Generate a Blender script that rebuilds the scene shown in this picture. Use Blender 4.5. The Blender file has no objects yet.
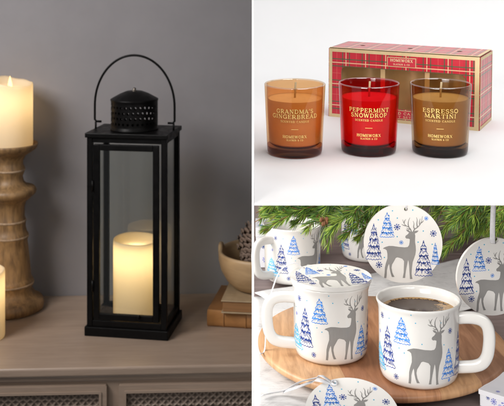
import bpy, bmesh, math, random
from mathutils import Vector, Matrix
from mathutils.geometry import delaunay_2d_cdt, tessellate_polygon
random.seed(7)
PI = math.pi
R = math.radians
scene = bpy.context.scene
COL = scene.collection

# ------------------------------------------------------------------ camera
F, CX, CY = 900.0, 252.9, -20.0          # focal length and principal point in photo pixels (504 wide)
cam = bpy.data.cameras.new("camera")
camo = bpy.data.objects.new("camera", cam)
COL.objects.link(camo)
camo.location = (0, 0, 0)
camo.rotation_euler = (PI / 2, 0, 0)
cam.sensor_width = 36.0
cam.lens = 36.0 * F / 504.0
cam.shift_x = (252.0 - CX) / 504.0
cam.shift_y = -(203.0 - CY) / 504.0
cam.clip_start = 0.01
cam.clip_end = 50
cam.dof.use_dof = True
cam.dof.focus_distance = 1.0
cam.dof.aperture_fstop = 19
scene.camera = camo

# ------------------------------------------------------------------ the three sets
MATS = {
    'L': Matrix.Translation((0, 0, -0.712)),
    'T': Matrix.Translation((0, 0.98, -0.186)) @ Matrix.Rotation(R(3.3), 4, 'X'),
    'B': Matrix.Translation((0, 0.94, -0.4136)) @ Matrix.Rotation(R(-1.7), 4, 'X'),
}

def ray(u, v):
    return Vector(((u - CX) / F, 1.0, -(v - CY) / F))

def ground(s, u, v, z=0.0):
    """set-local point on the horizontal plane z seen at photo position u,v"""
    Mi = MATS[s].inverted()
    o = Mi @ Vector((0, 0, 0))
    d = Mi.to_3x3() @ ray(u, v)
    t = (z - o.z) / d.z
    return o + d * t

def at(s, u, v, dist):
    return MATS[s].inverted() @ (ray(u, v) * dist)

# ------------------------------------------------------------------ materials
def nodes_of(name):
    m = bpy.data.materials.new(name)
    m.use_nodes = True
    nt = m.node_tree
    nt.nodes.clear()
    out = nt.nodes.new('ShaderNodeOutputMaterial')
    return m, nt, out

def link(nt, a, b):
    nt.links.new(a, b)

def lin(c):
    return tuple(((x / 255.0) / 12.92 if x / 255.0 <= 0.04045 else ((x / 255.0 + 0.055) / 1.055) ** 2.4) for x in c)

def ramp(nt, fac, stops):
    r = nt.nodes.new('ShaderNodeValToRGB')
    cr = r.color_ramp
    while len(cr.elements) < len(stops):
        cr.elements.new(0.5)
    for e, (p, c) in zip(cr.elements, stops):
        e.position = p
        e.color = (*c, 1)
    link(nt, fac, r.inputs['Fac'])
    return r.outputs['Color']

def coords(nt, scale=(1, 1, 1), rot=(0, 0, 0), loc=(0, 0, 0)):
    tc = nt.nodes.new('ShaderNodeTexCoord')
    mp = nt.nodes.new('ShaderNodeMapping')
    mp.inputs['Scale'].default_value = scale
    mp.inputs['Rotation'].default_value = rot
    mp.inputs['Location'].default_value = loc
    link(nt, tc.outputs['Object'], mp.inputs['Vector'])
    return mp.outputs['Vector']

def noise(nt, vec, scale, detail=4, rough=0.55, dist=0.0):
    n = nt.nodes.new('ShaderNodeTexNoise')
    n.inputs['Scale'].default_value = scale
    n.inputs['Detail'].default_value = detail
    n.inputs['Roughness'].default_value = rough
    n.inputs['Distortion'].default_value = dist
    if vec is not None:
        link(nt, vec, n.inputs['Vector'])
    return n.outputs['Fac']

def bump(nt, h, strength, dist=0.001):
    b = nt.nodes.new('ShaderNodeBump')
    b.inputs['Strength'].default_value = strength
    b.inputs['Distance'].default_value = dist
    link(nt, h, b.inputs['Height'])
    return b.outputs['Normal']

def math_n(nt, op, a, b=None, c=None):
    m = nt.nodes.new('ShaderNodeMath')
    m.operation = op
    for i, x in enumerate((a, b, c)):
        if x is None:
            continue
        if isinstance(x, (int, float)):
            m.inputs[i].default_value = x
        else:
            link(nt, x, m.inputs[i])
    return m.outputs[0]

def mixc(nt, fac, a, b):
    m = nt.nodes.new('ShaderNodeMix')
    m.data_type = 'RGBA'
    for sock, x in ((m.inputs[0], fac), (m.inputs[6], a), (m.inputs[7], b)):
        if isinstance(x, (int, float)):
            sock.default_value = x
        elif isinstance(x, tuple):
            sock.default_value = (*x, 1)
        else:
            link(nt, x, sock)
    return m.outputs[2]

def plain(name, col, rough=0.5, var=0.08, vscale=60, bstr=0.0, bscale=300, metal=0.0, coat=0.0, spec=0.5, sss=0.0):
    """a principled surface whose colour wanders a little and which has a faint relief"""
    m, nt, out = nodes_of(name)
    p = nt.nodes.new('ShaderNodeBsdfPrincipled')
    v = coords(nt)
    f = noise(nt, v, vscale)
    lo = tuple(max(0, c * (1 - var)) for c in col)
    hi = tuple(min(1, c * (1 + var)) for c in col)
    link(nt, ramp(nt, f, [(0.3, lo), (0.7, hi)]), p.inputs['Base Color'])
    rn = nt.nodes.new('ShaderNodeMapRange')
    link(nt, noise(nt, v, vscale * .7 + 9, 5, .65), rn.inputs['Value'])
    rn.inputs['From Min'].default_value = .3
    rn.inputs['From Max'].default_value = .7
    rn.inputs['To Min'].default_value = rough * .75
    rn.inputs['To Max'].default_value = min(1, rough * 1.3)
    link(nt, rn.outputs['Result'], p.inputs['Roughness'])
    p.inputs['Metallic'].default_value = metal
    p.inputs['Coat Weight'].default_value = coat
    p.inputs['Coat Roughness'].default_value = 0.05
    p.inputs['Specular IOR Level'].default_value = spec
    if sss:
        p.inputs['Subsurface Weight'].default_value = sss
        p.inputs['Subsurface Radius'].default_value = (0.01, 0.005, 0.003)
        p.inputs['Subsurface Scale'].default_value = 0.5
    if bstr:
        link(nt, bump(nt, noise(nt, v, bscale, 3), bstr), p.inputs['Normal'])
    link(nt, p.outputs[0], out.inputs['Surface'])
    return m

def wood(name, dark, light, scale=(1, 1, 1), rot=(0, 0, 0), rough=0.5, fine=40, bstr=0.15, coat=0.0):
    """grain stretched along the axis whose scale is small"""
    m, nt, out = nodes_of(name)
    p = nt.nodes.new('ShaderNodeBsdfPrincipled')
    v = coords(nt, scale, rot)
    a = noise(nt, v, fine, 6, 0.6, 0.6)
    b = noise(nt, v, fine * 0.18, 3, 0.5, 1.2)
    s = math_n(nt, 'ADD', math_n(nt, 'MULTIPLY', a, 0.6), math_n(nt, 'MULTIPLY', b, 0.4))
    link(nt, ramp(nt, s, [(0.33, dark), (0.66, light)]), p.inputs['Base Color'])
    p.inputs['Roughness'].default_value = rough
    p.inputs['Coat Weight'].default_value = coat
    link(nt, bump(nt, a, bstr), p.inputs['Normal'])
    link(nt, p.outputs[0], out.inputs['Surface'])
    return m

def glass(name, tint, rough=0.04, ior=1.45):
    m, nt, out = nodes_of(name)
    t = nt.nodes.new('ShaderNodeBsdfTransparent')
    t.inputs['Color'].default_value = (*tint, 1)
    g = nt.nodes.new('ShaderNodeBsdfGlossy')
    g.inputs['Roughness'].default_value = rough
    fr = nt.nodes.new('ShaderNodeFresnel')
    # one sheet boundary reflects alike from both of its sides
    geo = nt.nodes.new('ShaderNodeNewGeometry')
    link(nt, math_n(nt, 'ADD', math_n(nt, 'MULTIPLY', geo.outputs['Backfacing'], 1.0 / ior - ior), ior), fr.inputs['IOR'])
    mx = nt.nodes.new('ShaderNodeMixShader')
    link(nt, fr.outputs[0], mx.inputs[0])
    link(nt, t.outputs[0], mx.inputs[1])
    link(nt, g.outputs[0], mx.inputs[2])
    link(nt, mx.outputs[0], out.inputs['Surface'])
    return m

def shell_wax(name, col, trans=0.5):
    """wax: part of the light goes through to the other side"""
    m, nt, out = nodes_of(name)
    v = coords(nt)
    f = noise(nt, v, 30, 4)
    c = ramp(nt, f, [(0.3, tuple(x * 0.94 for x in col)), (0.7, col)])
    d = nt.nodes.new('ShaderNodeBsdfPrincipled')
    d.inputs['Roughness'].default_value = 0.45
    tr = nt.nodes.new('ShaderNodeBsdfTranslucent')
    link(nt, c, d.inputs['Base Color'])
    tr.inputs['Color'].default_value = (col[0], col[1] * 0.88, col[2] * 0.68, 1)
    n = bump(nt, noise(nt, v, 90, 3), 0.12)
    link(nt, n, d.inputs['Normal'])
    mx = nt.nodes.new('ShaderNodeMixShader')
    mx.inputs[0].default_value = trans
    link(nt, d.outputs[0], mx.inputs[1])
    link(nt, tr.outputs[0], mx.inputs[2])
    link(nt, mx.outputs[0], out.inputs['Surface'])
    return m

def emit(name, col, s):
    m, nt, out = nodes_of(name)
    e = nt.nodes.new('ShaderNodeEmission')
    e.inputs['Color'].default_value = (*col, 1)
    e.inputs['Strength'].default_value = s
    link(nt, e.outputs[0], out.inputs['Surface'])
    return m

# ------------------------------------------------------------------ object helpers
def link_obj(name, me, parent=None, matrix=None):
    o = bpy.data.objects.new(name, me)
    COL.objects.link(o)
    if parent is not None:
        o.parent = parent
        if matrix is not None:
            o.matrix_local = matrix
    elif matrix is not None:
        o.matrix_world = matrix
    return o

def tag(o, label=None, cat=None, group=None, kind=None):
    if label: o['label'] = label
    if cat: o['category'] = cat
    if group: o['group'] = group
    if kind: o['kind'] = kind
    return o

def empty(name, s, loc, rz=0.0, label=None, cat=None, group=None, extra=None):
    o = bpy.data.objects.new(name, None)
    COL.objects.link(o)
    o.empty_display_size = 0.03
    m = MATS[s] @ Matrix.Translation(loc) @ Matrix.Rotation(rz, 4, 'Z')
    if extra is not None:
        m = m @ extra
    o.matrix_world = m
    return tag(o, label, cat, group)

class MB:
    """collects shapes into one mesh with material slots"""
    def __init__(self):
        self.v, self.f, self.mi, self.sm = [], [], [], []
    def add(self, verts, faces, mat=0, smooth=False, M=None):
        b = len(self.v)
        for p in verts:
            p = Vector(p)
            self.v.append(M @ p if M is not None else p)
        for fc in faces:
            self.f.append([b + i for i in fc])
            self.mi.append(mat)
            self.sm.append(smooth)
    def box(self, lo, hi, mat=0, M=None):
        (a, b, c), (d, e, f) = lo, hi
        vs = [(a, b, c), (d, b, c), (d, e, c), (a, e, c), (a, b, f), (d, b, f), (d, e, f), (a, e, f)]
        self.add(vs, [(0, 3, 2, 1), (4, 5, 6, 7), (0, 1, 5, 4), (1, 2, 6, 5), (2, 3, 7, 6), (3, 0, 4, 7)], mat, False, M)
    def lathe(self, prof, n=64, mat=0, M=None, closed=False, smooth=True, wob=None):
        vs, fs = [], []
        k = len(prof)
        for i in range(n):
            a = 2 * PI * i / n
            for j, (r, z) in enumerate(prof):
                dz = wob(a, j) if wob else 0
                vs.append((r * math.cos(a), r * math.sin(a), z + dz))
        for i in range(n):
            i2 = (i + 1) % n
            for j in range(k if closed else k - 1):
                j2 = (j + 1) % k
                q = [i * k + j, i2 * k + j, i2 * k + j2, i * k + j2]
                fs.append(q)
        self.add(vs, fs, mat, smooth, M)
    def tube(self, pts, r, n=8, mat=0, M=None, flat=None, cap=True, up=(0, 0, 1)):
        """round tube, or with flat=(w,h) an elliptical section; r may be a list"""
        pts = [Vector(p) for p in pts]
        vs, fs = [], []
        prev = None
        m = len(pts)
        for i, p in enumerate(pts):
            t = (pts[min(i + 1, m - 1)] - pts[max(i - 1, 0)]).normalized()
            if prev is None:
                x = t.cross(Vector(up))
                if x.length < 1e-4:
                    x = t.cross(Vector((1, 0, 0)))
            else:
                x = prev - t * prev.dot(t)
            x.normalize()
            prev = x
            y = t.cross(x)
            rr = r[i] if isinstance(r, (list, tuple)) else r
            w, h = (rr, rr) if flat is None else flat
            for k in range(n):
                a = 2 * PI * k / n
                ca, sa = math.cos(a), math.sin(a)
                if flat is not None:      # squarish section
                    ca = math.copysign(abs(ca) ** 0.7, ca)
                    sa = math.copysign(abs(sa) ** 0.7, sa)
                vs.append(p + x * (w * ca) + y * (h * sa))
        for i in range(m - 1):
            for k in range(n):
                k2 = (k + 1) % n
                fs.append((i * n + k, i * n + k2, (i + 1) * n + k2, (i + 1) * n + k))
        if cap:
            fs.append(tuple(range(n - 1, -1, -1)))
            fs.append(tuple((m - 1) * n + k for k in range(n)))
        self.add(vs, fs, mat, True, M)
    def plate(self, loops, t, mat=0, side=None, M=None):
        """flat plate in the xy plane with holes, thickness t (z from 0 to t)"""
        side = mat if side is None else side
        tri = tessellate_polygon([[Vector((x, y, 0)) for x, y in l] for l in loops])
        flat = [p for l in loops for p in l]
        n = len(flat)
        vs = [(x, y, 0) for x, y in flat] + [(x, y, t) for x, y in flat]
        up, dn = [], []
        for a, b, c in tri:
            A, B, C_ = flat[a], flat[b], flat[c]
            cr = (B[0] - A[0]) * (C_[1] - A[1]) - (B[1] - A[1]) * (C_[0] - A[0])
            if cr < 0:
                b, c = c, b
            up.append((a + n, b + n, c + n))
            dn.append((a, c, b))
        self.add(vs, up, mat, False, M)
        self.add(vs, dn, mat, False, M)
        sd, o = [], 0
        for l in loops:
            k = len(l)
            for i in range(k):
                j = (i + 1) % k
                sd.append((o + i, o + j, o + j + n, o + i + n))
            o += k
        self.add(vs, sd, side, True, M)
    def build(self, name, mats, parent=None, matrix=None, bevel=0.0, seg=2, subsurf=0, solid=0.0, weld=False, recalc=True):
        me = bpy.data.meshes.new(name)
        me.from_pydata([tuple(v) for v in self.v], [], self.f)
        if not isinstance(mats, (list, tuple)):
            mats = [mats]
        for m in mats:
            me.materials.append(m)
        me.polygons.foreach_set('material_index', self.mi)
        me.polygons.foreach_set('use_smooth', self.sm)
        bm = bmesh.new()
        bm.from_mesh(me)
        if weld:
            bmesh.ops.remove_doubles(bm, verts=bm.verts, dist=1e-6)
        if recalc:
            bmesh.ops.recalc_face_normals(bm, faces=bm.faces)
        bm.to_mesh(me)
        bm.free()
        o = link_obj(name, me, parent, matrix)
        if solid:
            md = o.modifiers.new('solid', 'SOLIDIFY')
            md.thickness = solid
            md.offset = 0
        if bevel:
            md = o.modifiers.new('bevel', 'BEVEL')
            md.width = bevel
            md.segments = seg
            md.limit_method = 'ANGLE'
            md.angle_limit = R(40)
            md.harden_normals = False
        if subsurf:
            md = o.modifiers.new('sub', 'SUBSURF')
            md.levels = subsurf
            md.render_levels = subsurf
        return o

def bez(pts, n=24):
    """Catmull-Rom through the points"""
    pts = [Vector(p) for p in pts]
    q = [pts[0] * 2 - pts[1]] + pts + [pts[-1] * 2 - pts[-2]]
    out = []
    for i in range(1, len(q) - 2):
        for k in range(n):
            t = k / n
            a, b, c, d = q[i - 1], q[i], q[i + 1], q[i + 2]
            out.append(0.5 * ((2 * b) + (c - a) * t + (2 * a - 5 * b + 4 * c - d) * t * t + (3 * b - a - 3 * c + d) * t ** 3))
    out.append(pts[-1])
    return out

def circle(r, n=64, cx=0, cy=0):
    return [(cx + r * math.cos(2 * PI * i / n), cy + r * math.sin(2 * PI * i / n)) for i in range(n)]

def rrect(x0, y0, x1, y1, r, n=6):
    out = []
    for cx, cy, a0 in ((x1 - r, y1 - r, 0), (x0 + r, y1 - r, 90), (x0 + r, y0 + r, 180), (x1 - r, y0 + r, 270)):
        for i in range(n + 1):
            a = R(a0 + 90 * i / n)
            out.append((cx + r * math.cos(a), cy + r * math.sin(a)))
    return out

# ------------------------------------------------------------------ flat artwork (2D), later laid onto a surface
class Art:
    """list of (verts2d, faces, material)"""
    def __init__(self):
        self.items = []
    def poly(self, pts, mat, grid=None, holes=None):
        pts = [Vector((x, y)) for x, y in pts]
        n = len(pts)
        xs = [p.x for p in pts]; ys = [p.y for p in pts]
        vs = list(pts)
        if grid:
            x = min(xs) + grid * 0.5
            while x < max(xs):
                y = min(ys) + grid * 0.5
                while y < max(ys):
                    vs.append(Vector((x, y)))
                    y += grid
                x += grid
        ov, oe, of, *_ = delaunay_2d_cdt(vs, [], [list(range(n))], 1, 1e-9)
        self.items.append(([(p.x, p.y) for p in ov], [tuple(f) for f in of], mat))
    def stroke(self, pts, w, mat, taper=False):
        pts = [Vector(p) for p in pts]
        if len(pts) < 2:
            return
        vs, fs = [], []
        m = len(pts)
        for i, p in enumerate(pts):
            t = pts[min(i + 1, m - 1)] - pts[max(i - 1, 0)]
            if t.length < 1e-12:
                t = Vector((1, 0))
            t.normalize()
            nrm = Vector((-t.y, t.x))
            ww = w * (1 - 0.75 * i / (m - 1)) if taper else w
            vs += [tuple(p + nrm * ww / 2), tuple(p - nrm * ww / 2)]
        for i in range(m - 1):
            fs.append((2 * i, 2 * i + 1, 2 * i + 3, 2 * i + 2))
        self.items.append((vs, fs, mat))
    def onto(self, mb, fn, base=0):
        for vs, fs, mat in self.items:
            mb.add([fn(x, y) for x, y in vs], fs, base + mat)

DEER = [(115,217),(122,211),(130,208),(145,203),(165,203),(195,207),(225,209),(239,207),(246,198),(249,182),(250,168),(243,165),(233,165),(227,159),(229,151),(240,143),(246,135),(236,128),(231,119),(243,121),(252,129),(260,132),(268,129),(280,125),(294,124),(286,134),(275,139),(277,150),(276,165),(276,182),(279,202),(280,225),(277,245),(271,262),(264,282),(260,310),(258,340),(260,356),(263,366),(250,367),(249,350),(247,325),(246,300),(244,282),(241,272),(237,290),(231,320),(227,345),(226,362),(214,362),(219,335),(220,305),(221,278),(212,266),(200,262),(188,259),(180,262),(172,277),(161,296),(158,312),(162,335),(168,349),(173,357),(160,358),(154,340),(149,318),(148,302),(146,292),(140,305),(135,325),(134,348),(132,364),(121,363),(124,338),(125,312),(130,290),(138,265),(138,243),(135,226),(127,219)]
ANTLERS = [
    [(259,133),(253,118),(245,108),(232,101),(221,88),(214,70)], [(245,108),(242,92),(244,76),(251,60)],
    [(232,101),(219,99),(209,93)], [(221,88),(224,78),(231,68)], [(253,118),(241,116),(233,111)],
    [(267,131),(274,118),(288,108),(300,95),(308,78),(313,52)], [(274,118),(269,105),(271,90),(266,76)],
    [(288,108),(285,90),(287,72),(283,58)], [(300,95),(298,80),(302,64)], [(305,86),(314,80),(319,72)],
]
def art_deer(art, fn, mat):
    """fn: art units -> target plane"""
    art.poly([fn(x, y) for x, y in DEER], mat, grid=0.0035)
    s = (Vector(fn(1, 0)) - Vector(fn(0, 0))).length
    for a in ANTLERS:
        pts = bez([(x, y, 0) for x, y in a], 5)
        art.stroke([fn(p.x, p.y) for p in pts], 6.5 * s, mat, taper=True)

def art_tree(art, ax, ay, by, w, mat, rnd):
    """sketched snowy fir: tiers of boughs with scalloped lower edges, dark needles under each tier"""
    h = ay - by
    lw = max(0.00040, w * 0.030)
    T = 5
    art.stroke([(ax, ay + h * .03), (ax, ay - h * .05)], lw * 1.3, mat)
    for t in range(T):
        yt = ay - h * (t / T) * .93
        yb = max(by, ay - h * ((t + 1.0) / T) + h * .012)
        wt = w * (.16 + .84 * ((t + 1.0) / T) ** .95)
        wp = w * (.02 + .60 * (t / T))
        for sg in (-1, 1):          # drooping sides of the tier
            art.stroke([(ax + sg * wp * .5, yt), (ax + sg * (wp * .3 + wt * .17), yt - (yt - yb) * .55), (ax + sg * wt * .5, yb + h * .012 * rnd.random())], lw, mat)
        k = 2 + t
        for i in range(k):          # scallops: the snow's lower edge
            x0 = ax - wt / 2 + wt * i / k
            x1 = x0 + wt / k
            lift = (1 - abs((x0 + x1) / 2 - ax) / (wt / 2 + 1e-9)) * -h * .022
            d = h * rnd.uniform(.022, .042)
            pts = [(x0 + (x1 - x0) * q / 6, yb + lift - d * math.sin(PI * q / 6)) for q in range(7)]
            art.stroke(pts, lw * rnd.uniform(.9, 1.35), mat)
            # needles hanging out of the shade below each scallop
            for q in range(8):
                xx = x0 + (x1 - x0) * rnd.random()
                if t == T - 1 and rnd.random() < .6: continue
                yy = yb + lift - d * .7
                ln = h * rnd.uniform(.025, .07)
                if yy - ln < by - h * .01: continue
                art.stroke([(xx, yy), (xx + (xx - ax) * .12, yy - ln)], lw * rnd.uniform(1.3, 2.3), mat, taper=True)
            if rnd.random() < .8:   # fold lines in the snow
                xx = (x0 + x1) / 2 + rnd.uniform(-.3, .3) * (x1 - x0)
                art.stroke([(xx, yb + lift + (yt - yb) * rnd.uniform(.15, .3)), (xx + (ax - xx) * .25, yb + lift + (yt - yb) * rnd.uniform(.5, .75))], lw * .8, mat)
        # shaded right-hand side
        for q in range(5 + 2 * t):
            xx = ax + wt * rnd.uniform(-.2, .44)
            yy = yb + (yt - yb) * rnd.uniform(.1, .45)
            art.stroke([(xx, yy + h * .03), (xx + w * .03, yy - h * .01)], lw * 1.5, mat, taper=True)

def art_flake(art, x, y, r, mat):
    for k in range(4):
        a = PI * k / 4 + 0.2
        art.stroke([(x - r * math.cos(a), y - r * math.sin(a)), (x, y), (x + r * math.cos(a), y + r * math.sin(a))], r * 0.17, mat)
        for sgn in (-1, 1):
            cx, cy = x + sgn * r * .8 * math.cos(a), y + sgn * r * .8 * math.sin(a)
            art.stroke([(cx - r * .2 * math.sin(a), cy + r * .2 * math.cos(a)), (cx + r * .2 * math.sin(a), cy - r * .2 * math.cos(a))], r * .15, mat)

def art_dot(art, x, y, r, mat):
    art.poly([(x + r * math.cos(PI * k / 4), y + r * math.sin(PI * k / 4)) for k in range(8)], mat)

# stroke lettering: wide roman capitals with serifs
TK, TN = 0.20, 0.10
def _arc(cx, cy, rx, ry, a0, a1, n=12):
    return [(cx + rx * math.cos(R(a0 + (a1 - a0) * i / n)), cy + ry * math.sin(R(a0 + (a1 - a0) * i / n))) for i in range(n + 1)]
def _sf(x, y, h=.17):
    return ([(x - h, y), (x + h, y)], TN)
LET = {
 'A': (1.0, [([(.12,0),(.48,1)],TN),([(.46,1),(.86,0)],TK),([(.26,.33),(.72,.33)],TN),_sf(.12,.04),_sf(.86,.04)]),
 'B': (.86, [([(.2,0),(.2,1)],TK),([(.05,.95),(.5,.95)]+_arc(.5,.74,.19,.21,90,-90)+[(.2,.53)],TN*1.3),([(.2,.53),(.52,.53)]+_arc(.52,.29,.23,.24,90,-90)+[(.05,.05)],TN*1.4)]),
 'C': (.95, [(_arc(.52,.5,.4,.45,48,312,18),TK*.8),([(.86,.95),(.86,.66)],TN)]),
 'D': (1.0, [([(.22,0),(.22,1)],TK),([(.05,.95),(.45,.95)]+_arc(.45,.5,.42,.45,90,-90,14)+[(.05,.05)],TN*1.5)]),
 'E': (.85, [([(.22,0),(.22,1)],TK),([(.05,.95),(.76,.95),(.76,.72)],TN),([(.22,.52),(.58,.52)],TN),([(.58,.4),(.58,.64)],TN),([(.05,.05),(.8,.05),(.8,.3)],TN)]),
 'F': (.82, [([(.22,0),(.22,1)],TK),([(.05,.95),(.76,.95),(.76,.72)],TN),([(.22,.52),(.58,.52)],TN),([(.58,.4),(.58,.64)],TN),_sf(.22,.04)]),
 'G': (1.0, [(_arc(.52,.5,.4,.45,50,318,18),TK*.8),([(.82,.02),(.82,.45)],TK),([(.6,.45),(.97,.45)],TN),([(.84,.95),(.84,.68)],TN)]),
 'H': (1.05,[([(.22,0),(.22,1)],TK),([(.83,0),(.83,1)],TK),([(.22,.52),(.83,.52)],TN),_sf(.22,.04),_sf(.22,.96),_sf(.83,.04),_sf(.83,.96)]),
 'I': (.45, [([(.22,0),(.22,1)],TK),_sf(.22,.04),_sf(.22,.96)]),
 'K': (1.0, [([(.22,0),(.22,1)],TK),([(.25,.42),(.78,.96)],TN),([(.42,.6),(.86,.02)],TK),_sf(.22,.04),_sf(.22,.96),_sf(.8,.96,.13),_sf(.87,.04,.13)]),
 'L': (.82, [([(.22,0),(.22,1)],TK),([(.05,.05),(.77,.05),(.77,.34)],TN),_sf(.22,.96)]),
 'M': (1.2, [([(.16,0),(.18,1)],TN),([(.2,1),(.6,.05)],TK),([(.6,.05),(.98,1)],TN),([(1.0,0),(1.0,1)],TK),_sf(.16,.04,.13),_sf(1.0,.04),_sf(.14,.96,.1),_sf(1.04,.96,.1)]),
 'N': (1.05,[([(.2,0),(.2,1)],TN),([(.22,.98),(.85,.02)],TK),([(.85,0),(.85,1)],TN),_sf(.2,.04,.15),_sf(.16,.96,.12),_sf(.85,.96,.15)]),
 'O': (1.0, [(_arc(.5,.5,.38,.45,0,360,22),TK*.85)]),
 'P': (.86, [([(.22,0),(.22,1)],TK),([(.05,.95),(.52,.95)]+_arc(.52,.7,.23,.25,90,-90)+[(.22,.45)],TN*1.4),_sf(.22,.04)]),
 'R': (.98, [([(.22,0),(.22,1)],TK),([(.05,.95),(.52,.95)]+_arc(.52,.72,.22,.23,90,-90)+[(.22,.49)],TN*1.4),([(.5,.48),(.82,.03)],TK),_sf(.22,.04),_sf(.86,.04,.1)]),
 'S': (.78, [(_arc(.39,.73,.27,.22,35,270,12)+_arc(.39,.27,.3,.24,90,-145,12),TK*.75),([(.62,.95),(.62,.74)],TN),([(.12,.05),(.12,.28)],TN)]),
 'T': (.92, [([(.46,0),(.46,1)],TK),([(.06,.7),(.06,.95),(.86,.95),(.86,.7)],TN),_sf(.46,.04)]),
 'W': (1.3, [([(.12,1),(.38,0)],TK),([(.38,0),(.64,.98)],TN),([(.62,1),(.9,0)],TK),([(.9,0),(1.16,1)],TN),_sf(.12,.96,.14),_sf(1.16,.96,.12)]),
 'X': (1.0, [([(.14,1),(.84,0)],TK),([(.16,0),(.82,1)],TN),_sf(.16,.96,.14),_sf(.82,.96,.12),_sf(.16,.04,.12),_sf(.84,.04,.14)]),
 '&': (1.0, [([(.9,.02),(.3,.68)]+_arc(.42,.8,.15,.15,200,-30,8)+[(.2,.42)]+_arc(.4,.25,.25,.21,140,330,8)+[(.85,.5)],TN*1.4)]),
 "'": (.3,  [([(.15,1),(.15,.7)],TK*.8)]),
 ' ': (.5, []),
}
def art_text(art, txt, cx, y, h, width, mat, bold=1.0):
    adv = sum(LET[c][0] + 0.1 for c in txt) - 0.1
    k = width / adv
    x = cx - width / 2
    for c in txt:
        w, st = LET[c]
        for pts, lw in st:
            # subdivide so that it follows a curved surface
            q = []
            for a, b in zip(pts[:-1], pts[1:]):
                n = max(1, int(math.hypot(b[0] - a[0], b[1] - a[1]) / .4))
                q += [(a[0] + (b[0] - a[0]) * i / n, a[1] + (b[1] - a[1]) * i / n) for i in range(n)]
            q.append(pts[-1])
            art.stroke([(x + px * k, y + py * h) for px, py in q], lw * h * bold, mat)
        x += (w + 0.1) * k

# ------------------------------------------------------------------ material set
M = {}
M['gap'] = plain('white_board', (.93, .93, .93), .55, .01)
M['sweep'] = plain('white_sweep', (.90, .895, .895), .6, .012, 8)
M['wall'] = plain('grey_wall', (.243, .232, .242), .8, .06, 3.0, .22, 420)
M['dresser'] = wood('taupe_paint', (.262, .192, .145), (.335, .252, .194), (1, 9, 9), (0, 0, 0), .34, 14, .10)
M['black'] = plain('black_metal', (.0030, .0027, .0027), .40, .3, 80, .12, 500, spec=.12)
M['pane'] = glass('clear_pane', (.92, .935, .92), .01, 1.75)
M['wax'] = shell_wax('ivory_wax', (.87, .79, .63), .5)
M['waxplain'] = plain('ivory_wax_unlit', (.83, .72, .50), .5, .05, 30, .08, 90, sss=.3)
M['flame'] = emit('flame', (1.0, .70, .30), 2.6)
M['wick'] = plain('wick', (.55, .42, .25), .9)
M['carved'] = wood('carved_brown_wood', (.088, .047, .018), (.32, .185, .076), (5, 5, 1), (0, 0, 0), .5, 24, .35)
M['whitewash'] = plain('whitewashed_ring', (.30, .205, .125), .7, .35, 120, .2, 300)
M['bowl'] = wood('bowl_wood', (.34, .22, .115), (.50, .345, .19), (1, 1, 5), (.2, .1, 0), .5, 18, .12)
M['leather'] = wood('tan_cover', (.20, .088, .026), (.33, .155, .052), (3, 3, 3), (0, 0, 0), .5, 14, .15)
M['pages'] = wood('page_edges', (.17, .078, .026), (.30, .145, .052), (.6, 1, 90), (0, 0, 0), .7, 10, .25)
M['cream'] = plain('cream_cover', (.34, .25, .15), .6, .12)
M['cone'] = plain('cone_scale', (.085, .040, .020), .7, .4, 150, .2, 400)
M['conetip'] = plain('cone_scale_frost', (.22, .155, .118), .7, .3, 200)
M['gold'] = plain('gold_foil', (.86, .62, .20), .38, .1, 200, metal=.35)
M['goldcard'] = plain('gold_card', (.78, .57, .28), .38, .06, 60, metal=.3)
M['goldpale'] = plain('pale_gold_edge', (.74, .58, .32), .45, .05, 80, metal=.25)
M['redplate'] = plain('red_label', (.62, .020, .045), .45, .03)
M['hole'] = plain('painted_hole_shade', (.035, .018, .012), .8)  # near-black colour standing in for the shade inside the box
M['ceramic'] = plain('white_ceramic', (.76, .745, .715), .14, .012, 20, coat=.3)
M['grey'] = plain('grey_print', (.26, .253, .244), .35, .12, 25)
M['navy'] = plain('navy_print', (.035, .072, .30), .35, .45, 260)
M['blue'] = plain('blue_print', (.045, .25, .76), .35, .35, 260)
M['cyan'] = plain('cyan_print', (.14, .52, .80), .35, .15, 90)
M['lilac'] = plain('lilac_print', (.22, .25, .70), .4, .2, 90)
M['teal'] = plain('teal_print', (.02, .38, .60), .35, .1)
M['ribbon'] = plain('satin_ribbon', (.66, .66, .68), .32, .08, 300)
M['box'] = plain('white_card', (.80, .80, .84), .5, .02)
M['needle'] = plain('fir_needle', (.080, .185, .024), .5, .3, 40)
M['needlelight'] = plain('fir_needle_young', (.25, .36, .045), .5, .3, 40)
M['needledark'] = plain('fir_needle_old', (.028, .080, .016), .5, .3, 40)
M['bark'] = plain('twig_bark', (.16, .075, .028), .8, .4, 120, .3, 300)
M['bud'] = plain('bud', (.15, .062, .024), .7, .4, 120)
M['table'] = wood('dark_table_wood', (.135, .098, .094), (.29, .225, .21), (1, 12, 1), (0, 0, .12), .5, 8, .2)
M['tablejoint'] = plain('table_joint', (.012, .008, .007), .8)
ART_MATS = ['grey', 'navy', 'blue', 'cyan', 'teal', 'lilac']
GREY, NAVY, BLUE, CYAN, TEAL, LILAC = range(6)

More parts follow.
